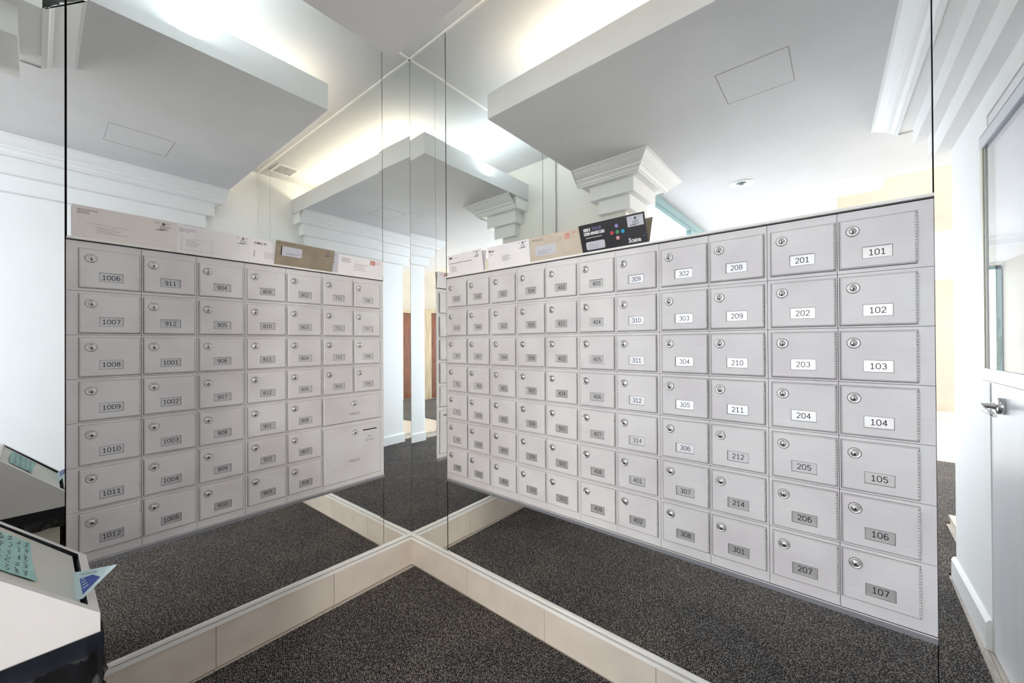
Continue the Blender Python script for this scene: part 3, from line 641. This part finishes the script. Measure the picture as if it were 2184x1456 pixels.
def dec_r4(w_, h):
    def text(b, pl, pl2):
        b.text('HERE IS', 0.0150, 'whitep', pl, 0.018, h - 0.026, bold=0.0008, sx=0.58); b.text('YOUR', 0.0170, 'violet', pl, 0.054, h - 0.026, sx=0.85)
        b.text('SCENE+ REWARDS CARD', 0.0150, 'whitep', pl, 0.018, h - 0.041, bold=0.0008, sx=0.50)
        lines(b, pl, 0.024, h - 0.051, 1, 0.11, 0.004, 0.0020, 'whitep', 3)
        b.text('Scene', 0.0225, 'whitep', pl, w_ - 0.068, 0.010, bold=0.0007, sx=0.85); b.text('+', 0.012, 'dblue', pl, w_ - 0.014, 0.022)
    def dots(b, pl, pl2):
        cx, cz, r = w_ * .590, h * .53, 0.0068
        b.disc((cx, cz), r, 'dgreen', pl); b.disc((cx - 0.021, cz), r, 'dred', pl); b.disc((cx + 0.021, cz - 0.001), r, 'dblue', pl)
        b.disc((cx, cz + 0.022), r, 'violet', pl); b.disc((cx - 0.001, cz - 0.021), r, 'dpink', pl)
    return {'printed_text': text, 'colour_dots': dots, 'address_window': lambda b, pl, pl2: (rrect(b, pl, 0.020, 0.010, 0.078, 0.030, 0.006, 'window'), lines(b, pl2, 0.032, 0.030, 4, 0.05, 0.005, 0.0011, 'printl', 2)),
            'postage_label': lambda b, pl, pl2: (b.face([pl(w_ - 0.064, h - 0.042), pl(w_ - 0.006, h - 0.042), pl(w_ - 0.006, h - 0.006), pl(w_ - 0.064, h - 0.006)], 'window'), postage(b, lambda u, v: (u, pl2(u, v)[1], v), lambda u, v: (u, pl2(u, v)[1] - 0.0003, v), w_ - 0.062, h - 0.040, 0.054, 0.032))}
envelope(RZ_R, 1.1325, 1.390, ZE, 0.106, -0.006, 'black', 'black rewards card envelope with five coloured dots', dec_r4, layer=0.002, lean=-0.33, group=None, back='kraft')

# ================================================================== SIDE WALL DOOR
dr = empty('door_1', (2.335, -1.140, 0), 0); turn(dr); dr['kind'] = 'structure'; dr['label'] = 'grey white painted door with glazed panel and chrome lever'
b = MB(); b.box((0.003, 0.0035, 0.004), (0.047, 0.932, 2.185), 'doorpaint'); b.build('door_leaf', dr)
b = MB(); b.box((0.010, -0.0, 0), (0.10, 0.0025, 2.19), 'doorframe'); b.box((0.010, 0.934, 0), (0.10, 0.938, 2.19), 'doorframe'); b.box((-0.001, 0.0, 2.188), (0.10, 0.938, 2.235), 'doorframe')
b.box((0.008, 0.0002, 0), (0.010, 0.0034, 2.188), 'ink'); b.build('door_frame', dr)
def lite():
    b = MB(); x0, x1 = -0.030, 0.003; y0, y1, z0, z1 = 0.040, 0.790, 1.108, 2.090; t = 0.052; sw = 0.028
    b.box((x0, y0, z0), (x1, y1, z0 + t), 'liteframe'); b.box((x0, y0, z1 - t), (x1, y1, z1), 'liteframe')
    b.box((x0, y0, z0 + t), (x1, y0 + sw, z1 - t), 'doorframe'); b.box((x0, y1 - 0.04, z0 + t), (x1, y1, z1 - t), 'liteframe')
    b.box((x0 - 0.001, y0 + sw, z0 + t), (x1, y0 + sw + 0.024, z1 - t), 'bead'); b.box((x0 + 0.003, y0 + sw + 0.024, z0 + t), (x1, y0 + sw + 0.040, z1 - t), 'hinge')
    b.box((x0, y0 + sw, z1 - t - 0.010), (x1, y1 - 0.04, z1 - t), 'steelblue')
    b.box((x0 - 0.0004, y0 + 0.02, z0 + 0.004), (x0 + 0.001, y1, z0 + 0.0055), 'ink'); b.box((x0 - 0.0004, y0 + 0.015, z1 - 0.007), (x0 + 0.001, y1, z1 - 0.0055), 'ink')
    b.build('lite_frame', dr)
    b = MB(); b.box((-0.024, y0 + sw + 0.040, z0 + t), (-0.021, y1 - 0.04, z1 - t), M['glass']); b.build('glass_pane', dr)
    b = MB(); b.lathe([(0.0001, 0), (0.007, 0), (0.007, -0.003), (0.004, -0.006), (0.0001, -0.006)], 'chrome', c=(-0.020, y0, 1.590), n=16); b.box((-0.021, y0 - 0.0068, 1.586), (-0.019, y0 - 0.0058, 1.594), 'ink'); b.build('cabinet_lock', dr)
    b = MB(); b.box((-0.002, y0 + sw + 0.040, z0 + t), (0.0029, y1 - 0.04, z1 - t), 'board'); b.build('backing_board', dr)
gm = bpy.data.materials.new('clear_glass'); gm.use_nodes = True; gb = gm.node_tree.nodes['Principled BSDF']
gb.inputs['Base Color'].default_value = (0.95, 0.97, 1.0, 1); gb.inputs['Roughness'].default_value = 0.0; gb.inputs['Transmission Weight'].default_value = 1.0; gb.inputs['IOR'].default_value = 1.5
M['glass'] = gm
lite()
nb = empty('reflected_notice', (2.335, -1.140, 0), 0, 'small curled paper reflected in the door glass, modelled behind the pane', 'reflected_notice'); nb.location = (0, 0, 0); nb.matrix_basis = TURN @ Matrix.Translation((2.335, -1.140, 1.20))  # reflection in the door glass, modelled as a card behind the pane
b = MB(); b.prism([(0.108, -0.03), (0.165, -0.015), (0.178, 0.045), (0.175, 0.085), (0.108, 0.075)], -0.0042, -0.0030, 'x', 'kraftl'); b.build('backing_card', nb)
b = MB(); b.prism([(0.110, -0.005), (0.135, 0.010), (0.150, 0.065), (0.110, 0.060)], -0.0056, -0.0046, 'x', 'whitep'); lines(b, lambda u, v: (-0.0060, u, v), 0.115, 0.050, 6, 0.02, 0.008, 0.0022, 'violet', 4) if False else None; b.build('paper', nb)
th = empty('reflected_thermostat', (0, 0, 0), 0, 'small white wall control reflected in the door glass, modelled behind the pane', 'reflected_thermostat'); th.matrix_basis = TURN @ Matrix.Translation((2.335, -1.140, 1.335))  # another reflection in the glass, built as a box behind the pane
b = MB(); b.box((-0.016, 0.122, -0.018), (-0.0030, 0.150, 0.018), 'whitep'); b.build('casing', th); b = MB(); b.box((-0.0168, 0.130, -0.002), (-0.0158, 0.140, 0.008), 'window'); b.build('display', th)
# lever handle
b = MB()
b.lathe([(0.0001, 0.004), (0.031, 0.004), (0.032, -0.002), (0.031, -0.012), (0.026, -0.016), (0.014, -0.017), (0.012, -0.024), (0.010, -0.026), (0.010, -0.052), (0.0001, -0.052)], 'chrome', c=(0, 0.150, 1.020), n=28, axis='x')
N_ = 10; rings = []
for i in range(N_ + 1):
    t = i / N_; x = -0.053 - 0.012 * math.sin(t * math.pi * 0.75) + 0.022 * t * t; y = 0.140 + 0.118 * t; z = 1.022 - 0.026 * t * t
    hw, hh = 0.006, 0.0095 * (1 - 0.15 * t)
    rings.append([b.bm.verts.new((x + hw * math.cos(a), y, z + hh * math.sin(a))) for a in [2 * math.pi * j / 10 for j in range(10)]])
k = b.mi('chrome')
for r0, r1 in zip(rings, rings[1:]):
    for j in range(10): f = b.bm.faces.new((r0[j], r0[(j + 1) % 10], r1[(j + 1) % 10], r1[j])); f.material_index = k; f.smooth = True
for r_ in (rings[0], rings[-1]): f = b.bm.faces.new(r_); f.material_index = k
b.build('door_handle', dr)

# ================================================================== FLOOR MATS
def mat(poly, label, teeth):
    pts = []
    n = len(poly)
    for i in range(n):
        a, c = poly[i], poly[(i + 1) % n]; L = math.hypot(c[0] - a[0], c[1] - a[1])
        if i in teeth:
            m = int(L / 0.0085); dx, dy = (c[0] - a[0]) / L, (c[1] - a[1]) / L; nx, ny = -dy, dx
            for j in range(m):
                t = j / m; o = 0.0018 if j % 2 else -0.0018
                o += random.uniform(-0.0006, 0.0006)
                pts.append((a[0] + dx * L * t + nx * o, a[1] + dy * L * t + ny * o))
        else: pts.append(a)
    b = MB(); b.prism(pts, 0.0005, 0.0095, 'z', 'carpet')
    return tag(b.build('carpet_mat'), label, 'floor mat')
mat([(0.044, -0.017), (0.024, -1.500), (0.66, -1.518), (0.66, -1.80), (2.312, -1.80), (2.312, -0.036)][::1], 'charcoal looped carpet mat covering the alcove floor below the mailboxes', {0, 5})
mat([(0.66, -1.804), (0.66, -4.69), (5.4, -4.69), (5.4, -2.69), (2.41, -2.69), (2.41, -1.804)], 'charcoal looped carpet in the lobby behind, bordered by pale tile', set())

# ================================================================== WASTE BIN
bn = empty('waste_bin', (0.515, -1.415, 0), 0, 'off-white waste bin with sloped recessed lid and black bag', 'waste bin')
def BX(x, y, z): return (x - 0.515, y + 1.415, z)
b = MB(); b.box(BX(0.362, -1.318, 0.0096), BX(0.668, -1.512, 0.655), 'binc'); b.build('bin_body', bn)
# hood: outer wedge shell with recess
yl, yt, yb_ = -1.290, -1.458, -1.518
def zsl(y): return 0.711 + (yl - y) * 1.0
x0, x1 = 0.336, 0.695
b = MB()
side = [(yl, 0.672), (yl, zsl(yl)), (yt, zsl(yt)), (yb_, zsl(yt)), (yb_, 0.672)]
for x in (x0, x1): b.face([BX(x, y, z) for y, z in side], 'binw')
b.face([BX(x0, yl, 0.672), BX(x1, yl, 0.672), BX(x1, yl, zsl(yl)), BX(x0, yl, zsl(yl))], 'binw')
b.face([BX(x0, yb_, 0.672), BX(x1, yb_, 0.672), BX(x1, yb_, zsl(yt)), BX(x0, yb_, zsl(yt))], 'binw')
b.face([BX(x0, yt, zsl(yt)), BX(x1, yt, zsl(yt)), BX(x1, yb_, zsl(yt)), BX(x0, yb_, zsl(yt))], 'binw')
i0, i1, ya, yc = 0.358, 0.673, -1.306, -1.453
P_ = lambda x, y, d=0.0: BX(x, y - d * 0.7071, zsl(y) - d * 0.7071)
for a, c, e, f_ in ((x0, i0, yl, yt), (i1, x1, yl, yt)): b.face([P_(a, e), P_(c, e), P_(c, f_), P_(a, f_)], 'binw')
b.face([P_(i0, yl), P_(i1, yl), P_(i1, ya), P_(i0, ya)], 'binw'); b.face([P_(i0, yc), P_(i1, yc), P_(i1, yt), P_(i0, yt)], 'binw')
D = 0.020
for q in (((i0, ya), (i1, ya)), ((i1, ya), (i1, yc)), ((i1, yc), (i0, yc)), ((i0, yc), (i0, ya))):
    b.face([P_(*q[0]), P_(*q[1]), P_(*q[1], D), P_(*q[0], D)], 'band')  # recess walls coloured near black for the shadow gap round the flap
b.face([P_(i0, ya, D), P_(i1, ya, D), P_(i1, yc, D), P_(i0, yc, D)], 'band')
b.build('hood', bn)
b = MB()
g = 0.005; k = b.mi('flap')
top = [P_(i0 + g, ya - g, 0.007), P_(i1 - g * .6, ya - g, 0.007), P_(i1 - g * .6, yc + g * .4, 0.003), P_(i0 + g, yc + g * .4, 0.003)]
bot = [P_(i0 + g, ya - g, 0.013), P_(i1 - g * .6, ya - g, 0.013), P_(i1 - g * .6, yc + g * .4, 0.010), P_(i0 + g, yc + g * .4, 0.010)]
b.face(top, 'flap'); b.face(bot[::-1], 'flap')
for j in range(4): b.face([top[j], top[(j + 1) % 4], bot[(j + 1) % 4], bot[j]], 'flap')
b.build('swing_flap', bn)
# trash bag: band under the hood then wrinkled skirt
def bag():
    b = MB(); rr = random.Random(5); per = []
    X0, X1, Y0, Y1 = 0.338, 0.699, -1.518, -1.284
    n1, n2 = 46, 34
    for i in range(n1): per.append((X1, Y0 + (Y1 - Y0) * i / n1, 0, 1.0, 0.0))
    for i in range(n2): per.append((X1 + (X0 - X1) * i / n2, Y1, 1, 0.0, 1.0))
    for i in range(n1): per.append((X0, Y1 + (Y0 - Y1) * i / n1, 2, -1.0, 0.0))
    for i in range(n2): per.append((X0 + (X1 - X0) * i / n2, Y0, 3, 0.0, -1.0))
    lv = 16; rows = []
    import mathutils
    for l in range(lv + 1):
        row = []
        for j, (x, y, sd, nx, ny) in enumerate(per):
            hem = {0: 0.36, 1: 0.47, 2: 0.600, 3: 0.42}[sd]
            if sd == 1: hem = 0.36 + 0.24 * (X1 - x) / (X1 - X0)
            if sd == 3: hem = 0.60 - 0.24 * (x - X0) / (X1 - X0)
            hem += (0.012 * math.sin(j * 0.9) + 0.008 * math.sin(j * 2.3)) if sd in (0,) else 0.002 * math.sin(j * 0.5)
            t = l / lv; z = 0.674 + (hem - 0.674) * t
            amp = min(1.0, max(0.0, (0.640 - z) / 0.03))
            q = mathutils.Vector(((x + y) * 16 + z * 26, y * 22 - z * 16, z * 9))
            nz = mathutils.noise.turbulence(q, 3, True) - 0.4
            o = amp * (0.026 * nz - 0.006 * t) - 0.001
            if sd == 2: o = amp * (0.006 * nz) - 0.001
            row.append(b.bm.verts.new(BX(x + nx * o, y + ny * o, z)))
        rows.append(row)
    k = b.mi('bag'); kb = b.mi('band'); n = len(per)
    for l in range(lv):
        for j in range(n):
            f = b.bm.faces.new((rows[l][j], rows[l][(j + 1) % n], rows[l + 1][(j + 1) % n], rows[l + 1][j])); f.smooth = True
            f.material_index = kb if rows[l + 1][j].co.z > 0.632 else k
    return b.build('trash_bag', bn)
bag()
# teal note taped on the flap
def slope_plane(d): return lambda u, v: P_(u, v, d)
b = MB(); d = 0.0038
nt = empty('sticky_note', P_(0.515, -1.40, 0.004), 0, 'teal handwritten note stuck on the sloped bin lid', 'note'); nt.location = (0.515, -1.40, 0.80)
off = Vector((0.515 - 0.515, -1.415 + 1.40, -0.80))
def NP(d): return lambda u, v: tuple(Vector(P_(u, v, d)) + Vector((0.0, -1.415 + 1.40, -0.80)))
b = MB(); pl = NP(0.0018)
b.face([pl(0.402, -1.382), pl(0.520, -1.3795), pl(0.630, -1.372), pl(0.634, -1.405), pl(0.632, -1.433), pl(0.52, -1.436), pl(0.402, -1.434)], 'note'); 
pb = NP(0.003)
b.build('paper', nt)
b = MB(); pl = NP(0.0012); rr = random.Random(11)
for yy in (-1.388, -1.399, -1.411, -1.423):
    x = 0.625
    while x > 0.42:
        wl = rr.uniform(0.022, 0.045); pts = []; xx = x
        while xx > x - wl:
            pts.append((xx, yy + rr.uniform(-0.0034, 0.0034))); xx -= rr.uniform(0.0022, 0.0048)
        b.ribbon(pts, 0.0011, 'print', pl); x -= wl + rr.uniform(0.008, 0.016)
b.build('handwriting', nt)
# flyer sticking out of the flap gap
fl = empty('flyer', (0.58, -1.30, 0.75), 0, 'pale blue flyer corner poking out of the bin lid', 'flyer')
A, B_, T_ = Vector((0.500, -1.313, 0.736)), Vector((0.658, -1.313, 0.738)), Vector((0.625, -1.2585, 0.774))
o_ = Vector((0.58, -1.30, 0.75)); nrm = (B_ - A).cross(T_ - A).normalized()
if nrm.z < 0: nrm = -nrm
def FP(d): return lambda u, v: tuple(A + (B_ - A) * u + (T_ - A) * v + nrm * d - o_)
b = MB(); low = FP(-0.0004); up = FP(0.0)
pts = [(-0.05, -0.25), (1.05, -0.25), (1, 0), (0, 1), (0, 0)]
b.face([up(*p) for p in pts], 'flyer'); b.face([low(*p) for p in pts][::-1], 'flyer')
for j in range(len(pts)): b.face([up(*pts[j]), up(*pts[(j + 1) % len(pts)]), low(*pts[(j + 1) % len(pts)]), low(*pts[j])], 'flyer')
b.build('paper', fl)
b = MB(); pp = FP(0.0004); b.face([pp(0.30, 0.02), pp(0.88, 0.02), pp(0.36, 0.52), pp(0.22, 0.36)], 'blue')
for k_ in range(4): b.ribbon([(0.36 + 0.10 * k_, 0.06), (0.30 + 0.09 * k_, 0.14 + 0.02 * k_)], 0.025, 'flyer', FP(0.0007))
b.build('blue_graphic', fl)
b = MB()
# lettering runs along the far edge towards the tip
eu = Vector((0.02, 0.10)); ev = Vector((0.0, 0.62))
b.text('CALENDAR', 0.13, 'print', lambda u, v: FP(0.0005)(0.17 - v * 0.75, 0.06 + u * 0.85), 0, 0, sx=0.75)
b.build('lettering', fl)

# ================================================================== LOBBY ITEMS SEEN IN THE MIRRORS, AND ADDED WINDOWS FOR THE FILL LIGHTS
wn = empty('window_1', (0.60, -1.80, 0), 0); wn['kind'] = 'structure'; wn['label'] = 'tall lobby window with teal frame and white daylight'
b = MB()
fr = (0.0, 0.055)
b.box((fr[0], 0.0, 2.53), (fr[1], -4.7, 2.595), 'teal'); b.box((0.0, 0.0, 2.49), (0.03, -4.7, 2.53), 'teal')
for y in (-1.38, -2.46, -3.54, -4.62): b.box((0.0, y, 0.1), (0.05, y - 0.06, 2.50), 'teal')
b.box((0.0, 0.0, 0.10), (0.05, -4.7, 0.16), 'teal'); b.box((0.0, 0, 1.05), (0.04, -4.7, 1.10), 'teal')
b.build('window_frame', wn)
b = MB(); b.box((-0.06, 0, 0.10), (-0.055, -4.7, 2.53), M['glass']); b.build('pane', wn)
b = MB()
b.lathe([(0.076, 0.0), (0.094, 0.0), (0.094, -0.003), (0.086, -0.006), (0.076, -0.002)], 'doorframe', n=36, axis='z', cap=False)
dl_ = empty('recessed_downlight', (1.268, -2.395, ZS), 0, 'round recessed ceiling downlight with chrome reflector, seen in the mirror', 'ceiling light')
b.build('trim_ring', dl_)
b = MB(); b.lathe([(0.078, -0.0040), (0.062, -0.0022), (0.040, -0.0012)], 'chrome', n=32, axis='z', cap=False); b.lathe([(0.0001, -0.0008), (0.042, -0.0008), (0.036, -0.0030), (0.020, -0.0050), (0.0001, -0.0056)], 'bulb', n=20, axis='z'); b.build('reflector', dl_)
# vent in the upper ceiling
v_ = empty('ceiling_vent', (2.11, -0.16, ZT), 0, 'small rectangular white air vent in the cove ceiling', 'vent')
b = MB(); W2, H2 = 0.115, 0.095
b.box((-W2, -H2, -0.008), (W2, -H2 + 0.02, 0.001), 'white'); b.box((-W2, H2 - 0.02, -0.008), (W2, H2, 0.001), 'white'); b.box((-W2, -H2 + 0.02, -0.008), (-W2 + 0.02, H2 - 0.02, 0.001), 'white'); b.box((W2 - 0.02, -H2 + 0.02, -0.008), (W2, H2 - 0.02, 0.001), 'white'); b.build('vent_frame', v_)
b = MB()
for i in range(9): b.box((-W2 + 0.02, -H2 + 0.024 + i * 0.0165, -0.006), (W2 - 0.02, -H2 + 0.030 + i * 0.0165, 0.001), 'alu')
b.build('louvres', v_)
for nm, x, y, sx, sy, lab in (('added_window_2', 0.60, -8.19, 2.12, 0, 'unseen glazed opening added round the far fill light'), ('added_window_3', 5.50, -4.95, 0, -2.40, 'unseen side opening added round the east fill light')):  # invented openings framing two fill lights, unseen from the camera
    wn = empty(nm, (x, y, 0), 0); wn['kind'] = 'structure'; wn['label'] = lab
    b = MB()
    for k_ in range(3):
        if sx: b.box((k_ * (sx / 2 - 0.03), 0, 0.05), (k_ * (sx / 2 - 0.03) + 0.06, 0.08, 2.45), 'teal')
        else: b.box((-0.10, k_ * (sy / 2 + 0.03), 0.2), (0.0, k_ * (sy / 2 + 0.03) - 0.06, 2.48), 'teal')
    if sx: b.box((0, 0, 2.38), (sx, 0.08, 2.45), 'teal'); b.box((0, 0, 0.0), (sx, 0.08, 0.06), 'teal')
    else: b.box((-0.10, 0, 2.45), (0.0, sy, 2.51), 'teal'); b.box((-0.10, 0, 0.18), (0.0, sy, 0.24), 'teal')
    b.build('window_frame', wn)
# far lobby door, pale wood column, sconce
fd = empty('door_2', (5.49, -3.95, 0), 0); fd['kind'] = 'structure'; fd['label'] = 'red brown wooden lobby door seen in the corner mirror'
b = MB(); b.box((0, -1.15, 0.02), (-0.04, -0.20, 1.98), 'wood'); b.build('door_leaf', fd); b = MB(); b.box((0, -1.20, 0), (-0.06, -1.15, 2.05), 'oak'); b.box((0, -0.20, 0), (-0.06, -0.18, 2.05), 'oak'); b.box((0, -1.20, 1.98), (-0.06, -0.18, 2.05), 'oak'); b.build('door_frame', fd)
b = MB(); b.box((5.40, -4.13, 0), (5.49, -3.60, 2.05), 'oak'); struct(b.build('trim_12'))
sc = empty('wall_sconce', (3.46, -8.19, 1.62), 0, 'warm glowing wall sconce in the far corridor, reflected beside the door wall', 'wall lamp')
sm = pr('sconce_glass', (1, 0.9, 0.6), 0.5); sm.node_tree.nodes['Principled BSDF'].inputs['Emission Color'].default_value = (1, 0.82, 0.45, 1); sm.node_tree.nodes['Principled BSDF'].inputs['Emission Strength'].default_value = 6
b = MB(); b.prism([(-0.08, 0), (0.08, 0), (0.06, 0.10), (-0.06, 0.10)], -0.12, 0.14, 'z', sm); b.build('lamp_shade', sc)
b = MB(); b.box((-0.05, 0.0, -0.10), (0.05, 0.02, 0.12), 'hinge'); b.build('wall_plate', sc)
